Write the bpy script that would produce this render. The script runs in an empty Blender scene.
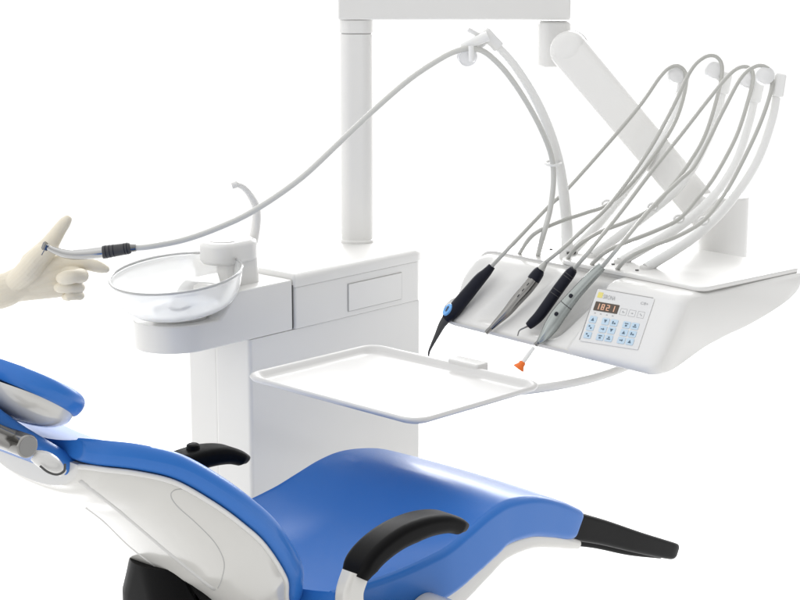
import bpy, bmesh, math, random
from mathutils import Vector, Matrix, noise
random.seed(4)
S = bpy.context.scene
COL = S.collection
R = math.radians

# ------------------------------------------------------------------ camera
F_PX, PITCH, CAM_Z = 1800.0, R(12.3), 1.65
cam = bpy.data.cameras.new('camera'); cam_o = bpy.data.objects.new('camera', cam); COL.objects.link(cam_o)
cam.sensor_width = 36.0; cam.lens = 36.0 * F_PX / 800.0
cam.clip_start = 0.05; cam.clip_end = 500
cam_o.location = (0, 0, CAM_Z); cam_o.rotation_euler = (R(90) - PITCH, 0, 0)
S.camera = cam_o

# ------------------------------------------------------------------ light
W = bpy.data.worlds.new('World'); S.world = W; W.use_nodes = True
bg = W.node_tree.nodes['Background']; bg.inputs[0].default_value = (1, 1, 1, 1); bg.inputs[1].default_value = 1.15
# white studio: bright cove behind and above, the camera side of the room dimmer
_t = W.node_tree; _tc = _t.nodes.new('ShaderNodeTexCoord'); _sp = _t.nodes.new('ShaderNodeVectorMath'); _mr = _t.nodes.new('ShaderNodeMapRange')
_sp.operation = 'DOT_PRODUCT'; _sp.inputs[1].default_value = (-0.78, 0.48, 0.40)
_t.links.new(_tc.outputs['Generated'], _sp.inputs[0]); _t.links.new(_sp.outputs['Value'], _mr.inputs['Value'])
_mr.inputs['From Min'].default_value = -0.85; _mr.inputs['From Max'].default_value = 0.25; _mr.inputs['To Min'].default_value = 0.22; _mr.inputs['To Max'].default_value = 1.0
_t.links.new(_mr.outputs['Result'], bg.inputs[0])
S.view_settings.view_transform = 'Standard'; S.view_settings.look = 'None'
S.view_settings.exposure = 0.2; S.view_settings.gamma = 1.0
S.cycles.max_bounces = 10; S.cycles.transparent_max_bounces = 16; S.cycles.transmission_bounces = 10

def softbox(name, loc, target, sx, sy, power, col=(1, 1, 1)):
    l = bpy.data.lights.new(name, 'AREA'); l.shape = 'RECTANGLE'; l.size = sx; l.size_y = sy
    l.energy = power; l.color = col
    o = bpy.data.objects.new(name, l); COL.objects.link(o); o.location = loc
    o.rotation_euler = (Vector(target) - Vector(loc)).to_track_quat('-Z', 'Y').to_euler()
    return o
softbox('softbox_overhead', (-0.6, 3.2, 4.2), (0, 3.1, 0.8), 3.5, 3.0, 8)
softbox('softbox_rear', (0.9, 7.2, 2.6), (0.1, 2.8, 0.7), 4.6, 2.4, 250)
softbox('softbox_left', (-3.4, 1.6, 2.2), (0, 3.0, 0.9), 1.6, 2.2, 5)

# ------------------------------------------------------------------ materials
def mat(name, col, rough=0.4, metal=0.0, coat=0.0, bump=0.0, bscale=300.0, var=0.0, trans=0.0, ior=1.45, sss=0.0, emit=None, spec=0.5, crough=0.08, bdist=0.001):
    m = bpy.data.materials.new(name); m.use_nodes = True
    nt = m.node_tree; b = nt.nodes['Principled BSDF']
    b.inputs['Base Color'].default_value = (*col, 1); b.inputs['Roughness'].default_value = rough
    b.inputs['Metallic'].default_value = metal; b.inputs['Coat Weight'].default_value = coat
    b.inputs['Coat Roughness'].default_value = crough
    b.inputs['Transmission Weight'].default_value = trans; b.inputs['IOR'].default_value = ior
    b.inputs['Specular IOR Level'].default_value = spec
    if sss:
        b.inputs['Subsurface Weight'].default_value = sss; b.inputs['Subsurface Radius'].default_value = (1, .8, .6)
        b.inputs['Subsurface Scale'].default_value = 0.006
    if emit:
        b.inputs['Emission Color'].default_value = (*emit[0], 1); b.inputs['Emission Strength'].default_value = emit[1]
    tc = nt.nodes.new('ShaderNodeTexCoord')
    nz = nt.nodes.new('ShaderNodeTexNoise'); nz.inputs['Scale'].default_value = bscale; nz.inputs['Detail'].default_value = 3
    nt.links.new(tc.outputs['Object'], nz.inputs['Vector'])
    if bump:
        bp = nt.nodes.new('ShaderNodeBump'); bp.inputs['Strength'].default_value = bump; bp.inputs['Distance'].default_value = bdist
        nt.links.new(nz.outputs['Fac'], bp.inputs['Height']); nt.links.new(bp.outputs['Normal'], b.inputs['Normal'])
    n2 = nt.nodes.new('ShaderNodeTexNoise'); n2.inputs['Scale'].default_value = 9; n2.inputs['Detail'].default_value = 4
    nt.links.new(tc.outputs['Object'], n2.inputs['Vector'])
    mr = nt.nodes.new('ShaderNodeMapRange'); mr.inputs['To Min'].default_value = max(rough - 0.05, 0.02); mr.inputs['To Max'].default_value = rough + 0.06
    nt.links.new(n2.outputs['Fac'], mr.inputs['Value']); nt.links.new(mr.outputs['Result'], b.inputs['Roughness'])
    return m
WHITE = mat('white_plastic', (0.70, 0.695, 0.68), 0.32, coat=0.15, bump=0.04, bscale=700)
LACQ = mat('white_lacquer', (0.66, 0.655, 0.64), 0.22, coat=0.5)
TRAYW = mat('tray_white', (0.61, 0.605, 0.595), 0.34, coat=0.1)
SHELL = mat('ivory_shell', (0.60, 0.59, 0.56), 0.14, coat=0.9)
GREYLINE = mat('seam_grey', (0.42, 0.42, 0.41), 0.5)
SEAMDK = mat('seam_dark', (0.06, 0.06, 0.06), 0.5)
STRIPE = mat('moulding_grey', (0.54, 0.535, 0.52), 0.3)
BLUE = mat('blue_upholstery', (0.026, 0.152, 0.50), 0.38, bump=0.16, bscale=700, coat=0.32, crough=0.2, spec=0.22)
BLACK = mat('black_soft_plastic', (0.004, 0.004, 0.0043), 0.40, bump=0.12, bscale=900, spec=0.10)
CHARC = mat('charcoal_rubber', (0.007, 0.008, 0.016), 0.42, bump=0.1, bscale=1500, spec=0.22)
DGREY = mat('dark_grey_rubber', (0.045, 0.045, 0.047), 0.5, bump=0.1, bscale=1500)
STEEL = mat('brushed_steel', (0.20, 0.20, 0.197), 0.2, metal=1.0, bump=0.05, bscale=1200)
CHROME = mat('polished_chrome', (0.42, 0.42, 0.415), 0.13, metal=1.0)
HOSEL = mat('pale_hose', (0.55, 0.55, 0.525), 0.34, bump=0.05, bscale=900)
SATIN = mat('satin_steel', (0.25, 0.245, 0.235), 0.2, metal=1.0, bump=0.05, bscale=1200)
PEWTER = mat('pewter_grey', (0.34, 0.365, 0.355), 0.24, metal=0.7)
HOSE = mat('grey_hose', (0.44, 0.44, 0.415), 0.34, bump=0.05, bscale=900)
FROST = mat('frosted_plastic', (0.80, 0.80, 0.79), 0.35, trans=0.06, ior=1.3)
CLEAR = mat('clear_glass', (0.97, 0.975, 0.975), 0.07, trans=0.6, ior=1.45)
ROLLER = mat('roller_translucent', (0.84, 0.84, 0.84), 0.3, trans=0.25, ior=1.2)
RIM = mat('rim_grey_glass', (0.62, 0.625, 0.625), 0.12, trans=0.4)
LATEX = mat('cream_latex', (0.70, 0.645, 0.53), 0.5, bump=0.20, bscale=120, sss=0.12, bdist=0.003)
LIGHTBLUE = mat('light_blue_ring', (0.16, 0.42, 0.82), 0.35, coat=0.3)
ORANGE = mat('orange_rubber', (0.82, 0.17, 0.02), 0.45)
PANEL = mat('keypad_foil', (0.665, 0.665, 0.66), 0.3)
KEYC = mat('key_pale_blue', (0.47, 0.60, 0.71), 0.4)
GLYPH = mat('glyph_slate', (0.08, 0.13, 0.18), 0.5)
GLYPHL = mat('glyph_light_grey', (0.36, 0.37, 0.37), 0.5)
DISP = mat('display_brown', (0.075, 0.055, 0.04), 0.25)
DIGIT = mat('display_digits', (0.66, 0.40, 0.28), 0.4, emit=((1.0, 0.33, 0.10), 0.10))
YELLOW = mat('logo_yellow', (0.70, 0.62, 0.20), 0.4)
FLOOR = mat('studio_white', (0.93, 0.93, 0.93), 0.75, spec=0.1)

# ------------------------------------------------------------------ helpers
def ray(px, py):
    x = px - 400; y = 300 - py
    return Vector((x, F_PX * math.cos(PITCH) + y * math.sin(PITCH), -F_PX * math.sin(PITCH) + y * math.cos(PITCH)))
EYE = Vector((0, 0, CAM_Z))
def at(px, py, Y):
    d = ray(px, py); return EYE + d * (Y / d.y)
def onz(px, py, z):
    d = ray(px, py); return EYE + d * ((z - CAM_Z) / d.z)
def onplane(px, py, P, n):
    d = ray(px, py); return EYE + d * ((P - EYE).dot(n) / d.dot(n))

class Frame:
    """right-handed local frame: a along U, b along V, c up."""
    def __init__(s, O, yaw):
        s.O = Vector(O); s.V = Vector((math.cos(yaw), math.sin(yaw), 0)); s.U = Vector((math.sin(yaw), -math.cos(yaw), 0)); s.Z = Vector((0, 0, 1))
    def p(s, a, b, c): return s.O + s.U * a + s.V * b + s.Z * c
    def loc(s, P): d = P - s.O; return d.dot(s.U), d.dot(s.V), d.z

def root(name, label, cat, loc, group=None):
    o = bpy.data.objects.new(name, None); COL.objects.link(o); o.location = loc; o.empty_display_size = 0.05
    o['label'] = label; o['category'] = cat
    if group: o['group'] = group
    return o
def base_of(o):
    v = Vector((0, 0, 0))
    while o is not None: v += Vector(o.location); o = o.parent
    return v
def mesh(name, verts, faces, m, parent=None, origin=None, sharp=40, bevel=0, seg=3, subsurf=0, label=None):
    """verts are in world coordinates; stored relative to the parent thing."""
    off = base_of(parent) if parent else Vector(origin or (0, 0, 0))
    me = bpy.data.meshes.new(name); me.from_pydata([tuple(Vector(v) - off) for v in verts], [], faces)
    bm = bmesh.new(); bm.from_mesh(me); bmesh.ops.remove_doubles(bm, verts=bm.verts, dist=1e-6)
    bmesh.ops.recalc_face_normals(bm, faces=bm.faces); bm.to_mesh(me); bm.free()
    me.shade_smooth()
    if sharp: me.set_sharp_from_angle(angle=R(sharp))
    me.materials.append(m)
    o = bpy.data.objects.new(name, me); COL.objects.link(o)
    if parent: o.parent = parent
    else: o.location = off
    if bevel:
        b = o.modifiers.new('bevel', 'BEVEL'); b.width = bevel; b.segments = seg; b.limit_method = 'ANGLE'; b.angle_limit = R(35); b.harden_normals = True
    if sharp and len(faces) < 9000:
        w_ = o.modifiers.new('weighted', 'WEIGHTED_NORMAL'); w_.keep_sharp = True; w_.weight = 80
    if subsurf:
        s = o.modifiers.new('sub', 'SUBSURF'); s.levels = subsurf; s.render_levels = subsurf
    if label: o['label'] = label
    return o
class MB:
    def __init__(s): s.v = []; s.f = []
    def add(s, vs, fs):
        n = len(s.v); s.v += [Vector(q) for q in vs]; s.f += [tuple(i + n for i in q) for q in fs]; return s
    def loft(s, rings, caps=(True, True), closed=True):
        n = len(rings[0]); vs = [q for r in rings for q in r]; fs = []
        for i in range(len(rings) - 1):
            for j in range(n if closed else n - 1):
                k = (j + 1) % n; fs.append((i * n + j, i * n + k, (i + 1) * n + k, (i + 1) * n + j))
        if caps[0]: fs.append(tuple(range(n))[::-1])
        if caps[1]: fs.append(tuple((len(rings) - 1) * n + j for j in range(n)))
        return s.add(vs, fs)
    def tube(s, pts, rad, n=16, caps=True, flat=None):
        pts = [Vector(q) for q in pts]; rings = []; up = None
        for i, q in enumerate(pts):
            t = (pts[min(i + 1, len(pts) - 1)] - pts[max(i - 1, 0)]).normalized()
            if up is None: up = t.orthogonal().normalized()
            up = (up - t * up.dot(t)).normalized(); sd = t.cross(up)
            r = rad[i] if isinstance(rad, (list, tuple)) else rad
            rings.append([q + (up * math.cos(2 * math.pi * k / n) + sd * math.sin(2 * math.pi * k / n)) * r for k in range(n)])
        return s.loft(rings, (caps, caps))
    def box(s, O, ax, ay, az):
        O = Vector(O); vs = [O + ax * i + ay * j + az * k for k in (0, 1) for j in (0, 1) for i in (0, 1)]
        return s.add(vs, [(0, 2, 3, 1), (4, 5, 7, 6), (0, 1, 5, 4), (2, 6, 7, 3), (0, 4, 6, 2), (1, 3, 7, 5)])
    def build(s, name, m, parent=None, **k): return mesh(name, s.v, s.f, m, parent, **k)
def spline(pts, n=8):
    """Catmull-Rom through tuples/vectors of any length."""
    P = [tuple(q) for q in pts]; out = []
    for i in range(len(P) - 1):
        p0 = P[i - 1] if i else tuple(2 * a - b for a, b in zip(P[0], P[1]))
        p1, p2 = P[i], P[i + 1]
        p3 = P[i + 2] if i + 2 < len(P) else tuple(2 * a - b for a, b in zip(p2, p1))
        for k in range(n):
            t = k / n
            out.append(tuple(0.5 * (2 * b + (c - a) * t + (2 * a - 5 * b + 4 * c - d) * t * t + (3 * b - a - 3 * c + d) * t ** 3) for a, b, c, d in zip(p0, p1, p2, p3)))
    out.append(P[-1]); return out
def interp(x, xs, ys):
    if x <= xs[0]: return ys[0]
    for i in range(len(xs) - 1):
        if x <= xs[i + 1]:
            t = (x - xs[i]) / (xs[i + 1] - xs[i]); t2 = t
            return ys[i] + (ys[i + 1] - ys[i]) * t2
    return ys[-1]
def smooth(t): t = max(0, min(1, t)); return t * t * (3 - 2 * t)
def rrect(x0, x1, y0, y1, r, n=7):
    out = []
    rs = r if isinstance(r, (list, tuple)) else [r] * 4
    for (cx, cy, a0, rr) in ((x1 - rs[0], y1 - rs[0], 0, rs[0]), (x0 + rs[1], y1 - rs[1], 90, rs[1]), (x0 + rs[2], y0 + rs[2], 180, rs[2]), (x1 - rs[3], y0 + rs[3], 270, rs[3])):
        for k in range(n + 1):
            a = R(a0 + 90 * k / n); out.append((cx + rr * math.cos(a), cy + rr * math.sin(a)))
    return out
def slab(mb, fr, x0, x1, y0, y1, r, z0, z1, bv=0.004, n=7, bvb=None):
    """a plate with rounded plan corners and rounded top/bottom edges, in frame fr"""
    bvb = bv if bvb is None else bvb; rings = []
    def rg(ins, z): return [fr.p(a, b, z) for a, b in rrect(x0 + ins, x1 - ins, y0 + ins, y1 - ins, [max(q - ins, 0.0005) for q in (r if isinstance(r, (list, tuple)) else [r] * 4)], n)]
    for k in range(5): a = R(90 * k / 4); rings.append(rg(bvb * (1 - math.sin(a)), z0 + bvb * (1 - math.cos(a))))
    for k in range(5): a = R(90 * k / 4); rings.append(rg(bv * (1 - math.cos(a)), z1 - bv * (1 - math.sin(a))))
    return mb.loft(rings)
def lathe(mb, O, axis, prof, n=32, caps=(True, True)):
    axis = Vector(axis).normalized(); u = axis.orthogonal().normalized(); w = axis.cross(u)
    return mb.loft([[Vector(O) + axis * h + (u * math.cos(2 * math.pi * k / n) + w * math.sin(2 * math.pi * k / n)) * r for k in range(n)] for h, r in prof], caps)
PXM = 1 / 585.0                       # one photo pixel in metres about 3 m away

# ------------------------------------------------------------------ setting
fl = mesh('studio_floor', [(-60, -20, 0), (60, -20, 0), (60, 150, 0), (-60, 150, 0)], [(0, 1, 2, 3)], FLOOR)
fl['kind'] = 'structure'

# ================================================================== cabinet with cuspidor arm
CF = Frame(onz(423, 262, 0.944), R(48))           # a = out of the front face, b = along the front (towards the back right)
cab = root('treatment_cabinet', 'white water unit cabinet with a small square front panel, behind the empty tray', 'cabinet', CF.p(-0.14, -0.2, -0.944))
H = 0.944
def cab_slab(name, x0, x1, y0, y1, r, z0, z1, m=WHITE, bv=0.006, **k):
    return slab(MB(), CF, x0, x1, y0, y1, r, z0, z1, bv).build(name, m, cab, **k)
cab_slab('upper_housing', -0.285, 0.0, -0.37, 0.0, [0.02, 0.02, 0.012, 0.008], -0.0768, 0.0040, bv=0.0015)
slab(MB(), CF, -0.29, 0.002, -0.371, 0.012, [0.035, 0.06, 0.01, 0.006], 0.0044, 0.030, 0.013, bvb=0.001).build('lid', WHITE, cab)
cab_slab('lower_column', -0.10, -0.003, -0.484, -0.003, 0.008, -0.92, -0.0775, bv=0.0012)
cab_slab('rear_column', -0.19, -0.1015, -0.474, -0.02, 0.01, -0.92, -0.0776, bv=0.002)
cab_slab('plinth', -0.24, 0.03, -0.49, 0.02, 0.03, -0.942, -0.921, bv=0.004)
# front access panel: thin raised frame lines
pm = MB()
_q = [CF.loc(onplane(x_, y_, CF.O, CF.U)) for x_, y_ in ((348, 286), (401, 272), (348, 317.5), (401, 306))]
y0, y1, z0, z1 = _q[0][1], _q[1][1], -0.0655, -0.012
slab(pm, Frame(CF.p(0.001, 0, 0), R(48)), -0.0015, 0.0015, y0, y1, 0.0006, z0, z1, 0.0006)
pm.build('access_panel', WHITE, cab)
e = MB()
for (ya, yb, za, zb) in ((y0 - .0012, y1 + .0012, z0 - .0014, z0 - .0004), (y0 - .0012, y1 + .0012, z1 + .0004, z1 + .0012), (y0 - .0016, y0 - .0002, z0, z1), (y1 + .0002, y1 + .0020, z0, z1)):
    e.box(CF.p(0.0002, ya, za), CF.U * 0.0007, CF.V * (yb - ya), CF.Z * (zb - za))
e.build('panel_gap', GREYLINE, cab)
e = MB(); e.box(CF.p(-0.008, -0.3735, -0.074), CF.U * 0.0075, CF.V * 0.0022, CF.Z * 0.083); e.build('swivel_gap', SEAMDK, cab)
# cuspidor arm
BC_a, BC_b = -0.072, -0.600                      # pan centre
PR = 0.076
rings = []
stations = [-0.3745 - 0.1835 * k / 26 for k in range(27)] + [BC_b + PR * math.cos(R(55 + 125 * k / 26)) for k in range(27)]
stations = sorted(set(round(s, 5) for s in stations), reverse=True)
for s in stations:
    top = -0.026 + 0.046 * smooth((s + 0.562) / 0.058)
    if s < BC_b: hw = math.sqrt(max(PR * PR - (s - BC_b) ** 2, 1e-7))
    else: hw = PR
    bot = -0.077
    bev = min(0.010, hw * 0.5); cx = -PR
    prof = []
    fx = 0.0 if s >= BC_b else cx + hw
    x1 = -0.001 if s >= BC_b else cx + hw - 0.001; x0 = cx - hw
    ins = 0.004 if s > stations[-1] + .01 else 0.012
    for a, z in rrect(x0, x1, bot, top, [min(0.004, hw * .4)] * 4, 4): prof.append(CF.p(a, s, z))
    rings.append(prof)
MB().loft(rings).build('cuspidor_arm', WHITE, cab, sharp=50)
# spout column, cap and filler hook
SP = Frame(at(245, 262, 3.31), R(48))
sp_top = 0.012
rings = []
for k in range(13):
    t = k / 12; z = -0.085 + t * 0.105
    hw = 0.021 + 0.006 * (1 - t) ** 2; hl0 = -0.030 - 0.032 * smooth(t * 1.3); hl1 = 0.022 + 0.004 * (1 - t)
    rings.append([SP.p(a, b, z) for a, b in rrect(-hw, hw, hl0, hl1, 0.018, 6)])
MB().loft(rings).build('spout_column', WHITE, cab)
slab(MB(), SP, -0.048, 0.027, -0.088, 0.026, 0.034, 0.004, 0.046, 0.010, n=10).build('spout_cap', WHITE, cab)
lathe(MB(), SP.p(-0.010, -0.045, 0.0462), (0, 0, 1), [(0, 0.027), (0.0016, 0.026), (0.0022, 0.024), (0.0008, 0.018)], 28).build('cap_dimple', WHITE, cab)
hk = [Vector(q) for q in spline([at(*q) for q in ((252, 246, 3.345), (256, 226, 3.35), (256, 208, 3.345), (250, 195, 3.33), (243, 187, 3.315), (236, 184, 3.30))], 8)]
MB().tube(hk, [0.0095 - 0.0045 * i / (len(hk) - 1) for i in range(len(hk))], 16).build('filler_spout', WHITE, cab)
MB().tube([hk[-1] + Vector((0.002, 0, 0)), hk[-1] + Vector((-0.008, -0.003, -0.003))], 0.0065, 16).build('spout_tip', WHITE, cab)

# ------------------------------------------------------------------ spittoon bowl
bc = at(176, 274, 3.20)
bowl = root('spittoon_bowl', 'round clear glass spittoon bowl under the white water spout', 'bowl', bc - Vector((0, 0, 0.07)))
tilt = Matrix.Rotation(R(6.5), 3, 'X') @ Matrix.Rotation(R(-4.5), 3, 'Y')
def bowl_mesh(prof, n=72):
    mb = MB(); rr = []
    for h, r in prof: rr.append([bc + tilt @ Vector((r * math.cos(2 * math.pi * k / n), r * math.sin(2 * math.pi * k / n), h)) for k in range(n)])
    return mb, rr
prof = [(-0.068, 0.0005), (-0.068, 0.062), (-0.063, 0.086), (-0.050, 0.104), (-0.030, 0.1145), (-0.010, 0.1200), (0.0, 0.1215), (0.0025, 0.1200), (0.0, 0.1183), (-0.010, 0.1170), (-0.030, 0.1110), (-0.048, 0.1005), (-0.059, 0.083), (-0.0635, 0.061), (-0.0635, 0.0005)]
mb, rr = bowl_mesh(spline(prof, 4)); mb.loft(rr).build('glass_bowl', CLEAR, bowl, sharp=0)
MB().tube([bc + tilt @ Vector((0.1203 * math.cos(R(a)), 0.1203 * math.sin(R(a)), 0.002)) for a in range(0, 361, 4)], 0.0025, 10, caps=False).build('bowl_rim', RIM, bowl, sharp=0)
mb, rr = bowl_mesh([(-0.070, 0.001), (-0.0705, 0.050), (-0.085, 0.048), (-0.085, 0.001)]); mb.loft(rr).build('bowl_foot', STRIPE, bowl)
mb, rr = bowl_mesh([(-0.0625, 0.001), (-0.0625, 0.020), (-0.060, 0.020), (-0.059, 0.016), (-0.059, 0.001)], 32); mb.loft(rr).build('drain_strainer', WHITE, bowl)

# ================================================================== pole, beam and balance arm
PY = 3.69
arm = root('support_pole', 'tall white pole and overhead beam carrying the angled balance arm, behind the cabinet', 'support arm', onz(357, 243, H + 0.03))
pc = at(357.5, 243, PY); pb = H + 0.031
ppx = 480.0
beam_z0 = at(400, 18, PY + 0.02).z
PF = Frame((pc.x, PY, 0), R(90))                  # a = +x, b = +y
slab(MB(), PF, -0.0325, 0.0325, -0.045, 0.045, 0.022, pb, beam_z0 - 0.028, 0.002, n=8).build('pole', WHITE, arm)
slab(MB(), PF, -0.0345, 0.0345, -0.048, 0.048, 0.024, pb - 0.004, pb + 0.006, 0.004, n=8).build('pole_collar', WHITE, arm)
bx1 = at(568, 18, PY).x - pc.x
slab(MB(), PF, -0.0332, 0.0332, -0.0457, 0.0457, 0.022, beam_z0 - 0.0270, beam_z0 - 0.0006, 0.001, n=8).build('beam_socket', WHITE, arm)
mb = MB()
prof = rrect(-0.05, 0.05, beam_z0, beam_z0 + 0.10, [0.02, 0.02, 0.006, 0.006], 6)
mb.loft([[PF.p(x, a, z) for a, z in prof] for x in (-0.0352, bx1)]).build('beam', WHITE, arm, bevel=0.003)
# elbow under the beam end
ex0 = at(538, 40, PY).x - pc.x; ex1 = at(571, 40, PY).x - pc.x; ez = at(545, 66, PY).z
slab(MB(), PF, ex0, ex1 - 0.003, -0.040, 0.040, 0.020, ez, beam_z0 - 0.0035, 0.006, n=8).build('elbow_block', WHITE, arm)
lathe(MB(), at(556, 28, PY), (0, 0, 1), [(-0.012, 0.030), (0.012, 0.030)], 40).build('elbow_ring', WHITE, arm)
# balance arm
A0 = at(569, 50, 3.62); A1 = at(722, 232, 3.40)
d = (A1 - A0).normalized(); sd = d.cross(Vector((0, 1, 0))).normalized(); dp = sd.cross(d).normalized()
if sd.z < 0: sd = -sd
rings = []
for k in range(41):
    t = k / 40; h = 0.0385 - 0.004 * t; w = 0.032
    rings.append([A0 + (A1 - A0) * t + sd * a * h / 0.036 + dp * b for a, b in rrect(-0.036, 0.036, -w, w, [0.022, 0.008, 0.008, 0.022], 8)])
MB().loft(rings).build('balance_arm', WHITE, arm)
ax = Vector((dp.x, dp.y, dp.z))
lathe(MB(), A0 + d * 0.004, ax, spline([(-0.0328, 0.0005), (-0.0328, 0.018), (-0.0295, 0.030), (-0.0185, 0.0375), (0.0, 0.0392), (0.0185, 0.0375), (0.0295, 0.030), (0.0328, 0.018), (0.0328, 0.0005)], 4), 48).build('elbow_joint', WHITE, arm)
MB().tube([A0 + Vector((-0.012, 0.055, 0.0)), A0 + Vector((0, 0.0, 0))], 0.026, 28).build('elbow_axle', WHITE, arm)
# thin dark gap line over the joint cover
gl = [A0 + d * 0.004 + (d * math.cos(R(a)) + sd * math.sin(R(a))) * 0.0391 - ax * 0.010 for a in range(20, 130, 6)]
MB().tube(gl, 0.0012, 8).build('joint_gap', GREYLINE, arm)
cy = at(722, 258, 3.39)
lathe(MB(), Vector((cy.x, cy.y, 0.96)), (0, 0, 1), [(0, 0.046), (0.152, 0.046), (0.1535, 0.0455), (0.156, 0.042), (0.1565, 0.0)], 48).build('pivot_post', WHITE, arm)

# ================================================================== delivery unit
UF = Frame(onz(695, 289, 1.015), R(41))
unit = root('delivery_unit', 'white dental delivery unit with sloping keypad console and holder for four handpieces', 'dental unit', UF.p(-0.24, 0.08, -0.12))
def con_prof():
    return [(0.283, -0.010), (0.280, -0.0052), (0.15, -0.005), (0.02, -0.005), (-0.012, -0.005), (-0.030, -0.007), (-0.042, -0.014), (-0.050, -0.026),
            (-0.064, -0.047), (-0.078, -0.068), (-0.092, -0.089), (-0.105, -0.109), (-0.110, -0.121), (-0.107, -0.131), (-0.097, -0.136), (-0.070, -0.1335),
            (0.007, -0.110), (0.08, -0.097), (0.141, -0.083), (0.20, -0.068), (0.248, -0.053), (0.273, -0.040), (0.283, -0.028)]
def hol_prof():
    return [(0.283, -0.010), (0.280, -0.0052), (0.15, -0.005), (0.05, -0.005), (0.018, -0.006), (0.0, -0.009), (-0.015, -0.015), (-0.027, -0.026),
            (-0.043, -0.042), (-0.060, -0.062), (-0.078, -0.084), (-0.097, -0.104), (-0.110, -0.118), (-0.109, -0.130), (-0.098, -0.136), (-0.070, -0.1335),
            (0.007, -0.110), (0.08, -0.097), (0.141, -0.083), (0.20, -0.068), (0.248, -0.053), (0.273, -0.040), (0.283, -0.028)]
CP = spline(con_prof() + [con_prof()[0]], 5)[:-1]; HP = spline(hol_prof() + [hol_prof()[0]], 5)[:-1]
slots = [(-0.447, -0.505), (-0.328, -0.388), (-0.250, -0.288), (-0.195, -0.262)]
def unit_ring(a):
    out = []
    mixc = smooth((a + 0.212 + 0.0) / 0.022)
    for i, ((hb, hz), (cb, cz)) in enumerate(zip(HP, CP)):
        # border of the console leans to the left as it runs down
        zz = hz
        tt = max(0, min(1, -zz / 0.12)) if hb < 0.05 else 0
        front = smooth((0.06 - hb) / 0.05) * (1 if hz > -0.128 else 0)
        if -0.125 < hz < -0.007 and hb < 0.05: hb = hb + 0.005; hz = hz - 0.004
        m = smooth((a + 0.168 + 0.030 * tt) / 0.012)
        b = hb + (cb - hb) * m; z = hz + (cz - hz) * m
        g = 0
        for s0, s1 in slots:
            c = s0 + (s1 - s0) * max(0, min(1, (-hz - 0.015) / 0.11))
            x = abs(a - c) / 0.032
            if x < 1: g = max(g, 0.5 + 0.5 * math.cos(math.pi * x))
        tt2 = max(0, min(1, -hz / 0.12)) if hb < 0.06 else (0.9 if hz < -0.03 else 0)
        dep = 0.017 * g * front * (1 - m) * smooth((-hz - 0.010) / 0.03) * smooth((0.121 + hz) / 0.02)
        b += 0.84 * dep; z -= 0.55 * dep
        # rounded left end, slightly rounded right end
        a2 = a
        if a < -0.30: a2 = a - (0.052 - 0.008 * smooth(tt2)) * smooth((-0.30 - a) / 0.14)
        if a < -0.445:
            q = min(1, (-0.445 - a) / 0.055); k = math.sqrt(max(1 - q * q, 0)); k = 0.30 + 0.70 * k
            b = 0.04 + (b - 0.04) * (0.62 + 0.38 * k); z = -0.080 + (z + 0.080) * (0.25 + 0.75 * k)
        if a > -0.012:
            q = (a + 0.012) / 0.0242; ins = 0.022 * (1 - math.sqrt(max(1 - q * q, 0))) * (0.25 + 0.75 * smooth((0.16 - b) / 0.24))
            cbm, czm = 0.08, -0.06
            L = math.hypot(b - cbm, z - czm); f = (L - ins) / L
            b = cbm + (b - cbm) * f; z = czm + (z - czm) * f
        out.append(UF.p(a2, b, z))
    return out
sts = [-0.500, -0.4995, -0.498, -0.495, -0.491, -0.485, -0.478, -0.469, -0.459, -0.449] + [-0.440 + 0.0030 * k for k in range(142)] + [-0.013, -0.010, -0.006, -0.002, 0.002, 0.005, 0.008, 0.0100, 0.0112, 0.012]
MB().loft([unit_ring(a) for a in sts]).build('housing', WHITE, unit, sharp=60)
slab(MB(), UF, -0.345, 0.011, 0.004, 0.281, [0.016, 0.016, 0.05, 0.02], -0.0042, 0.0030, 0.003, n=8, bvb=0.0006).build('top_plate', WHITE, unit)
slab(MB(), UF, -0.344, 0.0102, 0.0050, 0.2805, [0.015, 0.015, 0.05, 0.02], -0.0056, -0.0045, 0.0003, n=8).build('plate_gap', STRIPE, unit)
# console face frame
n_face = Vector(UF.U * 0 + UF.V * -0.832 + UF.Z * 0.555).normalized()
fd = Vector(UF.V * -0.555 + UF.Z * -0.832).normalized()    # down the slope
FO = UF.p(0, -0.0505, -0.0262)
KTL = onplane(598, 289, FO, n_face); KTR = onplane(655, 299, FO, n_face); KBR = onplane(638, 350, FO, n_face); KBL = onplane(580, 341, FO, n_face)
class Skew:
    """unit square laid on the console face; c lifts along the normal"""
    def p(s, u, v, c):
        return KTL + (KTR - KTL) * u * (1 - v) + (KBL - KTL) * v * (1 - u) + (KBR - KTL) * u * v + n_face * c
K = Skew()
def kplate(name, u0, u1, v0, v1, c0, c1, m, parent, r=0.02):
    mb = MB(); rg = lambda c, i: [K.p(u, v, c) for u, v in rrect(u0 + i, u1 - i, v0 + i, v1 - i, r, 4)]
    mb.loft([rg(c0, 0), rg(c1 - 0.0002, 0), rg(c1, 0.004)]); return mb.build(name, m, parent)
kp = kplate('keypad', 0, 1, 0, 1, 0.0002, 0.0012, PANEL, unit, 0.015)
e = MB()
e.tube([K.p(-0.012, 0.98, 0.0008), K.p(-0.012, 0.0, 0.0008)], 0.0009, 8); e.tube([K.p(-0.012, -0.012, 0.0008), K.p(0.97, -0.012, 0.0008)], 0.0005, 8)
e.build('keypad_edge', GREYLINE, kp)
disp = kplate('display', 0.05, 0.47, 0.235, 0.405, 0.0014, 0.0020, DISP, kp, 0.01)
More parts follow.
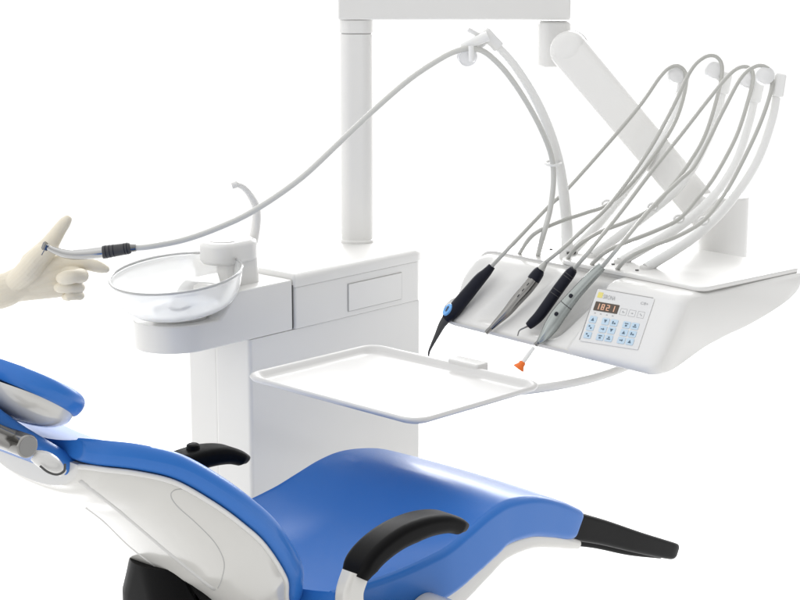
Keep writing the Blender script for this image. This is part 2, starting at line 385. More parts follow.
def text_mesh(txt, u0, u1, v0, v1, c, m, name, parent):
    cu = bpy.data.curves.new('t', 'FONT'); cu.body = txt; cu.size = 1
    to = bpy.data.objects.new('t', cu); COL.objects.link(to)
    me = bpy.data.meshes.new_from_object(to.evaluated_get(bpy.context.evaluated_depsgraph_get()))
    xs = [v.co.x for v in me.vertices]; ys = [v.co.y for v in me.vertices]
    x0, x1, y0_, y1_ = min(xs), max(xs), min(ys), max(ys)
    vs = [K.p(u0 + (u1 - u0) * (v.co.x - x0) / (x1 - x0), v1 + (v0 - v1) * (v.co.y - y0_) / (y1_ - y0_), c) for v in me.vertices]
    fs = [tuple(p.vertices) for p in me.polygons]
    bpy.data.objects.remove(to); bpy.data.curves.remove(cu)
    return mesh(name, vs, fs, m, parent, sharp=0)
bpy.context.view_layer.update()
# seven-segment digits on the display
SEG = {'1': 'bc', '8': 'abcdefg', '2': 'abged', ' ': ''}
dm = MB()
for i, ch in enumerate('1821'):
    u0 = 0.085 + i * 0.090; w = 0.055; v0, v1 = 0.268, 0.378; vm = (v0 + v1) / 2; tk = 0.014
    R_ = {'a': (u0, u0 + w, v0, v0 + tk), 'g': (u0, u0 + w, vm - tk / 2, vm + tk / 2), 'd': (u0, u0 + w, v1 - tk, v1), 'b': (u0 + w - .016, u0 + w, v0, vm), 'c': (u0 + w - .016, u0 + w, vm, v1), 'f': (u0, u0 + .016, v0, vm), 'e': (u0, u0 + .016, vm, v1)}
    for sname in SEG[ch]:
        a0, a1, b0, b1 = R_[sname]
        dm.loft([[K.p(u, v, c) for u, v in ((a0, b0), (a1, b0), (a1, b1), (a0, b1))] for c in (0.0021, 0.0022 + 0.00003 * ord(sname) / 100)])
dm.build('digits', DIGIT, disp)
kplate('logo_square', 0.04, 0.13, 0.055, 0.16, 0.0014, 0.0017, YELLOW, kp, 0.01)
text_mesh('SIRONA', 0.145, 0.36, 0.085, 0.165, 0.0016, GLYPHL, 'maker_lettering', kp)
text_mesh('C8+', 0.80, 0.93, 0.10, 0.15, 0.0016, GLYPHL, 'model_lettering', kp)
cols = [0.105, 0.325, 0.475, 0.690, 0.835]; rows = [0.575, 0.725, 0.875]
gl = ['up', 'down', 'bar', 'ring', 'dash', 'two', 'arrow', 'down', 'up', 'bar', 'two', 'ring', 'dash', 'arrow', 'up']
gi = 0
def glyph(mb, u, v, kind, s=0.034, c0=0.0023, c1=0.0025):
    def quad(pts): mb.loft([[K.p(u + s * x, v + s * y, c) for x, y in pts] for c in (c0, c1)])
    if kind == 'up': quad([(-.8, .9), (0, -.9), (.8, .9)]); 
    elif kind == 'down': quad([(-.8, -.9), (.8, -.9), (0, .9)])
    elif kind == 'bar': quad([(-.8, -.8), (-.2, -.8), (-.2, .8), (-.8, .8)]); quad([(.1, 0), (.9, 0), (.9, .8), (.1, .8)])
    elif kind == 'ring': quad([(-.9, -.9), (.9, -.9), (.9, -.4), (-.9, -.4)]); quad([(-.5, .1), (.5, .1), (.5, 1), (-.5, 1)])
    elif kind == 'dash': quad([(-.9, .2), (.9, .2), (.9, .8), (-.9, .8)]); quad([(-.4, -.9), (.4, -.9), (.4, -.1), (-.4, -.1)])
    elif kind == 'two': quad([(-.9, -.9), (-.1, -.9), (-.1, -.1), (-.9, -.1)]); quad([(.1, .1), (.9, .1), (.9, .9), (.1, .9)])
    else: quad([(-.9, -.25), (.2, -.25), (.2, .25), (-.9, .25)]); quad([(.25, -.8), (.9, 0), (.25, .8)])
for r_ in range(3):
    for c_ in range(5):
        u, v = cols[c_] + 0.0, rows[r_]
        kb = kplate('key', u - 0.063, u + 0.063, v - 0.063, v + 0.063, 0.0014, 0.0022, KEYC, kp, 0.018)
        g = MB(); glyph(g, u, v, gl[gi % len(gl)]); gi += 1
        g.build('key_symbol', GLYPH, kb) if False else g.build('key_symbol', GLYPH, kp)
for c_, u in enumerate((0.565, 0.715, 0.865)):
    g = MB()
    for a, b in (((-.055, -.06), (.055, -.06)), ((.055, -.06), (.055, .06)), ((.055, .06), (-.055, .06)), ((-.055, .06), (-.055, -.06))):
        g.tube([K.p(u + a[0], 0.345 + a[1], 0.0014), K.p(u + b[0], 0.345 + b[1], 0.0014)], 0.00022, 6)
    glyph(g, u, 0.345, ('bar', 'arrow', 'two')[c_], 0.022, 0.0014, 0.0016)
    g.build('outline_key', GLYPHL, kp)
g = MB()
for u in (0.10, 0.20, 0.31, 0.41):
    g.loft([[K.p(u + a, 0.452 + b, c) for a, b in ((-.014, -.008), (.014, -.008), (.014, .008), (-.014, .008))] for c in (0.0014, 0.0016)])
g.build('indicator_mark', GLYPHL, kp)
# console mould line on the right of the keypad
# whip hinge screws on the top plate
for px, py in ((551, 249), (613, 264), (637, 270)):
    q = onz(px, py, 1.019); lathe(MB(), q, (0, 0, 1), [(-0.002, 0.0032), (0.0008, 0.0032), (0.0010, 0.001)], 12).build('hinge_screw', SEAMDK, unit)
mk = MB()
q0 = onz(567, 253, 1.0225); q1 = onz(574.5, 252.5, 1.0225); q2 = onz(575.5, 248.5, 1.0225)
mk.tube([q0, q1], 0.0022, 8); mk.tube([q1, q2], 0.0030, 8)
mk.build('hinge_clip', SEAMDK, unit)
# whip arms: sprung rods with a roller bracket at the tip
def whip(pts, r0, r1, clip, roll, br):
    P = [Vector(q) for q in spline([at(*q) for q in pts], 10)]; n = len(P)
    w = MB().tube(P, [r0 + (r1 - r0) * i / (n - 1) for i in range(n)], 16).build('whip_arm', FROST, unit)
    lathe(MB(), P[0] - Vector((0, 0, 0.004)), (0, 0, 1), [(-0.006, r0 * 1.30), (0.006, r0 * 1.25), (0.009, r0 * 1.02)], 20).build('whip_socket', WHITE, w)
    t = (Vector(P[-1]) - Vector(P[-3])).normalized()
    b = MB(); q = Vector(P[-1]); sx = t.cross(Vector((0, 1, 0))).normalized(); dy = sx.cross(t)
    b.box(q - t * 0.022 - sx * 0.011 - dy * 0.012, sx * 0.021, dy * 0.024, t * 0.044)
    b.build('roller_bracket', FROST, w, bevel=0.004)
    c = at(*roll)
    lathe(MB(), c - dy * 0.009, dy, [(0, 0.012), (0.002, 0.0165), (0.006, 0.013), (0.012, 0.013), (0.016, 0.0165), (0.018, 0.012)], 28).build('hose_roller', ROLLER, w)
    MB().tube([c, q], 0.0055, 10).build('roller_axle', FROST, w)
    if clip:
        k = at(*clip)
        ring = [k + Vector((math.cos(R(a)) * 0.009, 0, math.sin(R(a)) * 0.007)) for a in range(0, 361, 20)]
        MB().tube(ring, 0.0022, 8).build('hose_clip', FROST, w)
    return w
UZ = lambda px, py: onz(px, py, 1.019).y
whip([(572, 252, UZ(572, 252)), (600, 222, 3.38), (634, 180, 3.43), (660, 143, 3.47), (676, 112, 3.50), (682, 84, 3.52)], 0.0095, 0.0072, (607, 204, 3.37), (676, 75, 3.50), 0)
whip([(592, 256, UZ(592, 256)), (629, 228, 3.32), (679, 187, 3.38), (705, 145, 3.42), (718, 112, 3.44), (724, 84, 3.46)], 0.0095, 0.0072, (653, 207, 3.31), (714, 71, 3.45), 0)
whip([(620, 262, UZ(620, 262)), (674, 230, 3.28), (710, 200, 3.32), (735, 163, 3.36), (749, 123, 3.38), (756, 92, 3.40)], 0.0095, 0.0072, (679, 219, 3.24), (747, 80, 3.39), 0)
whip([(646, 268, UZ(646, 268)), (690, 240, 3.20), (725, 208, 3.24), (755, 165, 3.28), (772, 120, 3.31), (778, 86, 3.33)], 0.0095, 0.0072, (704, 221, 3.19), (765, 76, 3.32), 0)
w1 = whip([(567, 253, UZ(567, 253)), (566, 215, 3.34), (558, 160, 3.30), (541, 110, 3.25), (516, 67, 3.20), (490, 38, 3.17)], 0.0115, 0.0068, None, (467, 56, 3.15), 0)
b = MB(); tl = [at(*q) for q in ((468, 29, 3.15), (480, 36, 3.155), (490, 39, 3.17))]
b.tube(tl, 0.0042, 10); b.build('whip_tip', FROST, w1)
b = MB(); fr = Frame(at(474, 45, 3.14), R(90)); 
b.tube([at(462, 48, 3.145), at(474, 42, 3.145), at(488, 36, 3.145)], 0.0085, 12); b.build('bracket_arm', FROST, w1)
b = MB(); b.tube([at(471, 46, 3.125), at(471.5, 61, 3.125)], 0.0048, 12); b.build('bracket_finger', FROST, w1)
k = at(556, 163, 3.29); ring = [k + Vector((math.cos(R(a)) * 0.014 - 0.006, math.sin(R(a)) * 0.016, math.sin(R(a)) * 0.002)) for a in range(0, 361, 20)]
MB().tube(ring, 0.0028, 8).build('hose_clip', FROST, w1)
# tray bracket arm below the unit
zt = 0.822
tp = spline([onz(440, 392, zt), onz(500, 390, zt), onz(545, 385, zt), onz(585, 377, zt), onz(618, 366, zt + 0.006), onz(640, 356, zt + 0.02), onz(655, 345, zt + 0.04)], 8)
mb = MB(); rings = []
for i, q in enumerate(tp):
    q = Vector(q); t = (Vector(tp[min(i + 1, len(tp) - 1)]) - Vector(tp[max(i - 1, 0)])).normalized(); s_ = t.cross(Vector((0, 0, 1))).normalized(); u_ = s_.cross(t)
    rings.append([q + s_ * a + u_ * b for a, b in rrect(-0.022, 0.022, -0.008, 0.008, 0.007, 4)])
mb.loft(rings).build('tray_bracket', WHITE, unit)

# ================================================================== instrument tray
TZ = 0.85
cs = [onz(247, 376, TZ), onz(370, 347, TZ), onz(545, 385, TZ), onz(414, 424, TZ)]
tc = (cs[0] + cs[1] + cs[2] + cs[3]) / 4
tvec = ((cs[1] - cs[0]) + (cs[2] - cs[3])) / 2; yaw = math.atan2(tvec.y, tvec.x)
TF = Frame(tc, yaw); hl = ((cs[3] - cs[0]).length + (cs[2] - cs[1]).length) / 4 + 0.004; hw = tvec.length / 2 + 0.004
tray = root('instrument_tray', 'empty glossy white instrument tray with rounded corners and raised rim', 'tray', tc)
rings = []
for ins, z in ((0.030, -0.013), (0.026, -0.013), (0.012, -0.008), (0.004, -0.0045), (0.001, -0.001), (0.0, 0.0015), (0.001, 0.004), (0.0035, 0.0055), (0.007, 0.0050), (0.010, 0.003), (0.014, -0.002), (0.018, -0.0055), (0.023, -0.007), (0.028, -0.0075), (0.034, -0.0075)):
    rings.append([TF.p(a, b, z) for a, b in rrect(-hl + ins, hl - ins, -hw + ins, hw - ins, max(0.034 - ins * 0.6, 0.008), 8)])
MB().loft(rings).build('tray_plate', TRAYW, tray, sharp=0)
clipf = Frame(onz(457, 361, TZ + 0.006), yaw)
slab(MB(), clipf, -0.012, 0.062, -0.014, 0.018, [0.006] * 4, -0.022, 0.006, 0.004).build('tray_clip', WHITE, tray)

# ================================================================== handpieces
SO = UF.p(0, -0.020 - 0.017, -0.010 + 0.011); SN = Vector(UF.V * -0.84 + UF.Z * 0.55).normalized()
def on(px, py, lift=0.0): return onplane(px, py, SO + SN * lift, SN)
def hp(path, n=8):      # path of (px, py, radius in photo px, lift)
    P = spline([(*on(x, y, l), r * 1.69e-3) for x, y, r, l in path], n)
    return [Vector(q[:3]) for q in P], [q[3] for q in P]
def hose(parent, pts, r=0.0038, n=10, m=HOSE):
    P = spline([q if isinstance(q, Vector) else at(*q) for q in pts], n)
    return MB().tube(P, r, 14).build('hose', m, parent, sharp=0)
GRP = 'handpieces resting in the delivery unit holder'
# 1 scaler with blue ring
h1 = root('scaler_handpiece', 'black handpiece with a light blue oval ring and curved dark tip', 'handpiece', on(440, 322), GRP)
p, r = hp([(492, 266, 4.2, 0), (490, 268.5, 4.6, 0), (486, 273, 5.6, 0), (480, 279, 6.8, 0), (470, 291, 7.4, 0), (460, 303, 7.8, 0), (452, 313, 7.4, 0), (446, 319, 5.6, 0)])
MB().tube(p, r, 24).build('grip', CHARC, h1)
p, r = hp([(447, 318, 5.4, 0), (442, 325, 4.2, 0), (437, 335, 2.9, 0), (432, 345, 1.9, 0), (429, 352, 1.3, 0), (428.5, 357, 1.0, 0)])
MB().tube(p, r, 18).build('working_tip', DGREY, h1)
cx = on(447.5, 309.5, 0.0125); ring = MB(); dd = (on(460, 293) - on(440, 319)).normalized(); dx = dd.cross(SN).normalized()
lathe_r = []
for f, c in ((1.0, -0.004), (1.0, 0.0), (0.9, 0.0018), (0.62, 0.0024), (0.5, 0.0020), (0.42, 0.0010), (0.0, 0.0012)):
    lathe_r.append([cx + dd * math.cos(2 * math.pi * k / 28) * 0.0130 * f + dx * math.sin(2 * math.pi * k / 28) * 0.0085 * f + SN * c for k in range(28)])
ring.loft(lathe_r, (True, False)).build('blue_button', LIGHTBLUE, h1)
mbz = MB(); mbz.tube([cx + dd * 0.006 + SN * .003, cx - dd * 0.0045 + dx * .002 + SN * .003], 0.0011, 6).build('button_mark', DISP, h1)
hose(h1, [on(491.5, 266.5), (508, 249, 3.25), (546, 209, 3.32), (572, 184, 3.36), (634, 113, 3.45), (660, 77, 3.48), (671, 67, 3.49), (680, 66.5, 3.49), (686, 75, 3.49), (684, 95, 3.48), (675, 122, 3.46), (658, 150, 3.43), (632, 183, 3.39), (608, 204.5, 3.36), (585, 213, 3.33), (556, 223, 3.30), (533, 235, 3.285), onz(519, 254, 1.008)])
# 2 turbine
h2 = root('chrome_handpiece', 'slim steel handpiece with black rear cap, second in the holder', 'handpiece', on(512, 306), GRP)
p, r = hp([(534, 280, 6.6, 0), (526, 290, 6.6, 0), (517, 300, 6.2, 0), (507, 312, 5.2, 0), (497, 322, 3.6, 0), (491, 328, 2.6, 0)])
MB().tube(p, r, 28).build('body', SATIN, h2)
p, r = hp([(541, 270, 4.8, 0), (539, 272, 6.2, 0), (535, 277.5, 7.0, 0), (533, 280.5, 6.9, 0)])
MB().tube(p, r, 24).build('rear_cap', CHARC, h2)
p, r = hp([(546, 262, 2.4, 0), (543, 266, 3.6, 0), (540.5, 270, 4.4, 0)]); MB().tube(p, r, 16).build('hose_nipple', HOSE, h2)
p, r = hp([(492, 327, 2.4, 0), (488, 331, 2.6, 0.001), (486, 333.5, 2.2, 0.002)]); MB().tube(p, r, 16).build('turbine_head', STEEL, h2)
gm = MB()
for a_, c_ in ((0.0, 0), (0.22, 0), (0.44, 0)):
    q0 = Vector(on(529 - 22 * a_, 283 + 26 * a_, 0.0098)); dd = (on(507, 309) - on(529, 283)).normalized(); gm.tube([q0, q0 + dd * 0.006], 0.0012, 6)
gm.build('engraved_mark', DGREY, h2)
hose(h2, [on(546, 262), (562, 249, 3.19), (585, 228, 3.24), (611, 203, 3.29), (648, 152, 3.37), (672, 109, 3.42), (690, 72, 3.44), (703, 58, 3.445), (715, 56, 3.445), (722, 66, 3.44), (719, 90, 3.43), (706, 133, 3.40), (690, 162, 3.37), (672, 186, 3.34), (652, 208, 3.30), (628, 221, 3.28), (600, 232, 3.25), (578, 246, 3.22), onz(565, 262, 1.008)])
# 3 black scaler
h3 = root('black_scaler', 'slim all black handpiece with a hooked wire tip, third in the holder', 'handpiece', on(555, 300), GRP)
p, r = hp([(574.5, 268.5, 3.0, 0), (573, 270, 4.8, 0), (569, 275, 5.9, 0), (560, 287, 6.1, 0), (549, 302.5, 6.1, 0), (539.5, 315.5, 5.9, 0), (532.5, 322.5, 5.2, 0), (528.5, 326, 4.2, 0)])
MB().tube(p, r, 24).build('grip', CHARC, h3)
rm = MB()
for k in (6, 16, 18, 26, 28): 
    q = p[k]; t = (p[k + 1] - p[k - 1]).normalized(); rm.tube([q - t * 0.0006, q + t * 0.0006], r[k] * 1.035, 24)
rm.build('grip_rings', DGREY, h3)
p, r = hp([(530, 325, 1.6, 0.002), (525, 327.5, 0.9, 0.003), (519.5, 330.5, 0.75, 0.002), (517.5, 336, 0.6, 0.0)]); MB().tube(p, r, 10).build('wire_tip', STEEL, h3)
hose(h3, [on(574, 269), (591, 249, 3.12), (620, 213, 3.20), (648, 176, 3.26), (680, 136, 3.32), (705, 104, 3.36), (728, 76, 3.38), (741, 67, 3.385), (751, 69, 3.385), (753, 80, 3.38), (748, 101, 3.37), (736, 137, 3.34), (715, 176, 3.30), (698, 198, 3.27), (679, 219, 3.23), (655, 231, 3.21), (622, 244, 3.18), (603, 254, 3.16), onz(588, 268, 1.008)])
# 4 grey multifunction handpiece
h4 = root('grey_syringe', 'silver grey handpiece with two black buttons and an orange polishing cup', 'handpiece', on(570, 308), GRP)
p, r = hp([(602, 266, 4.6, 0), (598, 270, 5.4, 0), (586, 282.5, 6.0, 0), (573, 297, 6.6, 0), (560, 313, 8.0, 0), (552, 325, 7.8, 0), (546, 334, 6.0, 0), (541, 340, 4.0, 0), (539, 342, 3.0, 0)])
MB().tube(p, r, 28).build('body', PEWTER, h4)
for px, py in ((571, 296), (556.5, 314)):
    c = on(px, py, 0.0105 if py < 300 else 0.0128); lathe(MB(), c, SN, [(0, 0.0040), (0.002, 0.0038), (0.003, 0.0022)], 18).build('push_button', CHARC, h4)
t0 = (p[30] - p[26]).normalized(); MB().tube([p[28] - t0 * .0007, p[28] + t0 * .0007], r[28] * 1.02, 24).build('sleeve_joint', DGREY, h4)
p, r = hp([(541, 340, 2.8, 0), (537, 343.5, 2.3, 0), (535.5, 345, 2.9, 0)]); MB().tube(p, r, 16).build('chuck', STEEL, h4)
c0 = on(534, 347); c1 = on(523, 362); MB().tube([c0, (c0 + c1) / 2, c1], [0.0034, 0.0042, 0.0042], 14).build('pale_stem', FROST, h4)
dd = (c1 - c0).normalized(); om = MB()
o0 = on(523.5, 361.5)
ring_p = spline([(0, 0.0035), (0.003, 0.0062), (0.005, 0.0060), (0.008, 0.0068), (0.014, 0.0105), (0.016, 0.0098), (0.0145, 0.007)], 3)
lathe(om, o0, dd, ring_p, 24).build('polishing_cup', ORANGE, h4)
hose(h4, [on(602, 267), (618, 248, 3.05), (640, 221, 3.12), (660, 199, 3.17), (680, 180, 3.20), (697, 162, 3.23), (724, 109, 3.28), (741, 78, 3.31), (755, 66.5, 3.32), (766, 67, 3.32), (772, 76, 3.32), (770, 95, 3.31), (757, 131, 3.285), (735, 176, 3.25), (719, 202, 3.21), (703, 221, 3.18), (680, 235, 3.16), (648, 248, 3.13), (628, 258, 3.12), onz(614, 273, 1.008)])

# 5 extended turbine in front of the hand
HY = 2.975
h5 = root('turbine_handpiece', 'polished steel drill handpiece with dark sleeve on a long hose before the gloved hand', 'handpiece', at(88, 254, HY))
def hpy(path, n=8):
    P = spline([(*at(x, y, HY), rr * 1.69e-3) for x, y, rr in path], n); return [Vector(q[:3]) for q in P], [q[3] for q in P]
p, r = hpy([(46, 246.5, 2.9), (50, 248.5, 3.0), (56, 251, 3.6), (64, 253.5, 4.4), (74, 254.8, 5.0), (86, 254.3, 5.2), (96, 253.2, 5.4), (104, 252.2, 5.4)])
MB().tube(p, r, 24).build('body', CHROME, h5)
hd = [at(*q) for q in ((47.0, 243.5, HY), (46.5, 244.0, HY), (44.6, 249.0, HY), (44.2, 250.0, HY))]
MB().tube(hd, [0.0052, 0.0064, 0.0062, 0.0045], 22).build('turbine_head', STEEL, h5)
MB().tube([at(44.3, 249.8, HY), at(41.6, 255, HY)], 0.0011, 8).build('bur', SATIN, h5)
p, r = hpy([(103, 252.3, 6.2), (104.5, 252.1, 6.5), (114, 250.6, 6.1), (122, 249.4, 5.8), (129, 248.2, 5.6), (131, 247.9, 4.2)])
sl = MB().tube(p, r, 24).build('sleeve', DGREY, h5)
rm = MB()
for k in (10, 13, 16, 27, 30):
    t = (p[k + 1] - p[k - 1]).normalized(); rm.tube([p[k] - t * .0007, p[k] + t * .0007], r[k] * 1.025, 24)
rm.build('grip_ridges', CHARC, sl)
p, r = hpy([(130, 248, 4.4), (136, 247.5, 3.7)]); MB().tube(p, r, 14).build('hose_nipple', STEEL, h5)
hose(h5, [(131, 248, 2.975), (150, 246.5, 2.98), (185, 239.5, 3.0), (220, 227, 3.02), (255, 210, 3.04), (300, 179, 3.06), (340, 142, 3.08), (375, 109, 3.10), (410, 79, 3.12), (440, 59, 3.13), (458, 50.5, 3.135), (471, 48.5, 3.14), (486, 53, 3.15), (505, 71, 3.17), (524, 98, 3.2), (540, 127, 3.235), (551, 155, 3.27), (553.5, 180, 3.285), (550, 210, 3.29), (543, 236, 3.285), onz(537.5, 257, 1.006)], 0.0050, 12, HOSEL)

# ================================================================== gloved hand
GY = 3.035
hand = MB()
def fin(path, n=5):
    P = spline([(*at(x, y, GY + dz), rr * 1.69e-3) for x, y, rr, dz in path], n)
    # round caps
    pts = [Vector(q[:3]) for q in P]; rad = [q[3] for q in P]
    e = (pts[-1] - pts[-2]).normalized(); R0 = rad[-1]; c = pts[-1]
    for a in (30, 60, 82): pts.append(c + e * R0 * math.sin(R(a))); rad.append(R0 * math.cos(R(a)))
    e = (pts[0] - pts[1]).normalized(); R0 = rad[0]; c = pts[0]
    for a in (30, 60, 82): pts.insert(0, c + e * R0 * math.sin(R(a))); rad.insert(0, R0 * math.cos(R(a)))
    hand.tube(pts, rad, 20)
# forearm, flattened palm from metacarpal strands, then digits
fin([(-260, 372, 26, 0), (-180, 346, 24, 0), (-100, 320, 21, 0), (-40, 301, 18, 0), (-14, 294, 17.5, 0), (4, 289, 16.6, 0), (20, 285, 14.5, 0)])
fin([(-40, 304, 17, -.004), (-14, 297, 16, -.004), (6, 293, 14.5, -.004), (22, 289, 11, -.004), (40, 290, 9, 0)])
fin([(8, 286, 14, 0), (28, 276, 13.5, 0), (46, 268, 12, 0), (66, 265, 8.5, .002)])
fin([(10, 287, 13, 0), (32, 281, 12.5, 0), (50, 275, 11.5, 0), (68, 272, 9, 0)])
fin([(10, 290, 12, 0), (32, 287, 11.5, 0), (52, 283, 10.5, 0), (67, 281, 8.5, 0)])
fin([(10, 293, 10, 0), (32, 291, 9.5, 0), (52, 290, 8.5, 0), (66, 289, 7.5, 0)])
fin([(14, 284, 11, -.008), (28, 271, 12.5, -.018), (40, 257, 11.5, -.014), (50, 248, 9.0, -.006)])           # thenar
fin([(32, 264, 12.5, -.004), (46, 249, 10.0, -.004), (54, 238, 8.0, -.002), (60, 229, 6.8, 0), (65, 222.5, 5.9, .002), (67.5, 219.5, 4.6, .002)])   # thumb
fin([(52, 264, 9, .004), (66, 262.5, 8.0, .002), (79, 262.4, 7.4, 0), (86, 263.4, 7.2, 0), (91, 264.6, 6.7, 0), (97, 266.2, 6.5, 0), (103, 268.2, 5.4, 0), (105.5, 269, 4.3, 0)])  # index
def curl(y0, y1, xk, r, dz, xt, drop):
    fin([(62, y0, r + 1, 0), (74, (y0 + y1) / 2, r + 0.5, -.006 + dz), (xk - r, y1, r, -.016 + dz), (xk - r - 1.0, y1 + .2, r * 1.02, -.028 + dz), (xk - r - 6, y1 + drop * .3, r * .93, -.040 + dz), (xk - r - 11, y1 + drop * .6, r * .98, -.042 + dz), (xt + r + 3, y1 + drop * .9, r * .95, -.040 + dz), (xt + r, y1 + drop, r * .82, -.034 + dz)])
curl(273, 275.6, 88.5, 7.3, -.008, 54.5, 2.6)
curl(282, 287.0, 85.0, 5.9, .003, 52.5, 0.6)
curl(290, 295.4, 84.5, 4.8, .007, 60.5, 1.4)
ho = hand.build('gloved_hand', LATEX, origin=at(30, 300, GY), sharp=0)
ho['label'] = 'hand in a cream latex glove, thumb up and index finger pointing right'; ho['category'] = 'hand'
m_ = ho.modifiers.new('remesh', 'REMESH'); m_.mode = 'VOXEL'; m_.voxel_size = 0.0009; m_.use_smooth_shade = True
m_ = ho.modifiers.new('smooth', 'SMOOTH'); m_.factor = 0.5; m_.iterations = 3

# ================================================================== dental chair
N_ = onz(465, 527, 0.72); FA = onz(248, 458, 0.72); CC = (N_ + FA) / 2
HF = Frame((CC.x, CC.y, 0), R(45))                # a = w towards the near side, b = s towards the feet
chair = root('dental_chair', 'reclined blue dental chair with white shell, black armrests and black foot end', 'dental chair', HF.p(0, 0, 0))
def path_frames(pts, n=6):
    P = spline(pts, n); out = []
    for i, q in enumerate(P):
        a = P[max(i - 1, 0)]; b = P[min(i + 1, len(P) - 1)]
        t = Vector((b[0] - a[0], b[1] - a[1])).normalized(); nn = Vector((-t.y, t.x))
        out.append((q, t, nn))
    return out
def sect(W_, th, r, dish=0.0, n=6, m=14, bulge=0.0):
    """closed section (w, d): d=0 is the front face, negative is the back"""
    pts = []
    top = []
    for k in range(m + 1):
        x = -W_ + r + (2 * W_ - 2 * r) * k / m; top.append((x, -dish * (1 - (x / W_) ** 2)))
    pts += top
    for k in range(1, n + 1): a = R(90 - 90 * k / n); pts.append((W_ - r + r * math.cos(a), -r + r * math.sin(a)))
    for k in range(n + 1): a = R(-90 * k / n); pts.append((W_ - r + r * math.cos(a), -th + r + r * math.sin(a)))
    for k in range(n + 1): a = R(-90 - 90 * k / n); pts.append((-W_ + r + r * math.cos(a), -th + r + r * math.sin(a)))
    for k in range(n): a = R(180 - 90 * k / n); pts.append((-W_ + r + r * math.cos(a), -r + r * math.sin(a)))
    return pts
def strip(name, m, parent, pts, wf, thf, rf, dishf=lambda t: 0.0, flip=1, ends=True, **k):
    """upholstered strip along a side profile (s, z); flip=+1: front is to the left of travel"""
    fr = path_frames(pts); rings = []; N = len(fr)
    for i, (q, t, nn) in enumerate(fr):
        u = i / (N - 1)
        rings.append([HF.p(w, q[0] + nn.x * d * flip, q[1] + nn.y * d * flip) for w, d in sect(wf(u), thf(u), min(rf(u), thf(u) * .49, wf(u) * .49), dishf(u))])
    return MB().loft(rings).build(name, m, parent, sharp=55, **k)
# seat + leg rest
seat_pts = [(-0.225, 0.664), (-0.20, 0.663), (-0.10, 0.662), (0.0, 0.672), (0.06, 0.688), (0.115, 0.704), (0.17, 0.710), (0.245, 0.698), (0.31, 0.673), (0.355, 0.650), (0.378, 0.637)]
def endround(u, e=0.03, lo=0.0):
    if u > 1 - e: q = (u - 1 + e) / e; return lo + (1 - lo) * math.sqrt(max(1 - q * q, 0))
    return 1
wf = lambda u: interp(u, [0, .3, .55, .8, 1], [.205, .215, .205, .195, .190]) - 0.006 * (1 - endround(u, .01))
strip('seat_cushion', BLUE, chair, seat_pts, wf, lambda u: interp(u, [0, .5, .75, 1], [.085, .085, .068, .052]), lambda u: 0.013, lambda u: 0.030 * (1 - smooth((u - .35) / .3)) - 0.004)
strip('seat_shell', SHELL, chair, [(s, z - interp(s, [-.36, .1, .2, .38], [.0865, .0865, .068, .0535])) for s, z in seat_pts if s > -0.21], lambda u: interp(u, [0, 1], [.200, .182]), lambda u: interp(u, [0, .6, 1], [.06, .034, .018]), lambda u: 0.010)
# foot end
fp = [(0.379, 0.632), (0.46, 0.597), (0.56, 0.550), (0.66, 0.505), (0.690, 0.491)]
strip('foot_rest', BLACK, chair, fp, lambda u: interp(u, [0, .8, .95, 1], [.178, .172, .168, .160]), lambda u: interp(u, [0, .9, 1], [.050, .030, .022]), lambda u: 0.008)
strip('foot_tray', BLACK, chair, [(0.372, 0.588), (0.46, 0.556), (0.56, 0.513), (0.655, 0.478)], lambda u: 0.150, lambda u: interp(u, [0, 1], [.020, .010]), lambda u: 0.005)
# backrest
bp = [(-0.180, 0.612), (-0.215, 0.640), (-0.243, 0.672), (-0.272, 0.722), (-0.330, 0.796), (-0.380, 0.845), (-0.430, 0.888), (-0.488, 0.930), (-0.54, 0.951), (-0.580, 0.960), (-0.604, 0.962)]
bw = [0.06, 0.125, 0.165, 0.195, 0.215, 0.219, 0.215, 0.203, 0.183, 0.158, 0.125]
us = [i / (len(bp) - 1) for i in range(len(bp))]
bw_s = [q[0] for q in spline([(b,) for b in bw], 12)]
bwf = lambda u: interp(u, [i / (len(bw_s) - 1) for i in range(len(bw_s))], bw_s)
strip('back_cushion', BLUE, chair, bp, bwf, lambda u: 0.036 - 0.008 * (1 - endround(u, .06)), lambda u: 0.020, lambda u: 0.018, flip=-1)
def hull(name, m, pts, wf, d0, depf, parent, n=30, pw=2.3):
    fr = path_frames(pts); N = len(fr); rings = []
    for i, (q, t, nn) in enumerate(fr):
        u = i / (N - 1); Wd = wf(u); D = depf(u); sec = []
        for k in range(n + 1):
            a = math.pi * k / n; c, s_ = math.cos(a), math.sin(a)
            sec.append((Wd * math.copysign(abs(c) ** (2 / pw), c), -d0 - D * abs(s_) ** (2 / pw)))
        rings.append([HF.p(w, q[0] - nn.x * d, q[1] - nn.y * d) for w, d in sec])
    return MB().loft(rings).build(name, m, parent, sharp=60)
sh = hull('back_shell', SHELL, bp, lambda u: bwf(u) - 0.010, 0.0375, lambda u: interp(u, [0, .15, .4, .8, 1], [.05, .085, .105, .070, .045]), chair)
from mathutils.bvhtree import BVHTree
def drape(name, o, pix, r, m, parent, n=10, lift=0.0):
    off = base_of(o); bv = BVHTree.FromPolygons([v.co + off for v in o.data.vertices], [tuple(p.vertices) for p in o.data.polygons])
    pts = []
    for x, y in spline(pix, n):
        h = bv.ray_cast(EYE, ray(x, y).normalized())
        if h[0] is not None: pts.append(h[0] + h[1] * lift)
    if len(pts) > 3: return MB().tube(pts, r, 8).build(name, m, parent, sharp=0)
drape('shell_groove', sh, [(80, 481), (120, 512), (165, 550), (214, 590)], 0.0075, STRIPE, sh, lift=-0.0060)
drape('shell_groove', sh, [(86, 508), (104, 522), (130, 547), (162, 572)], 0.0060, STRIPE, sh, lift=-0.0050)
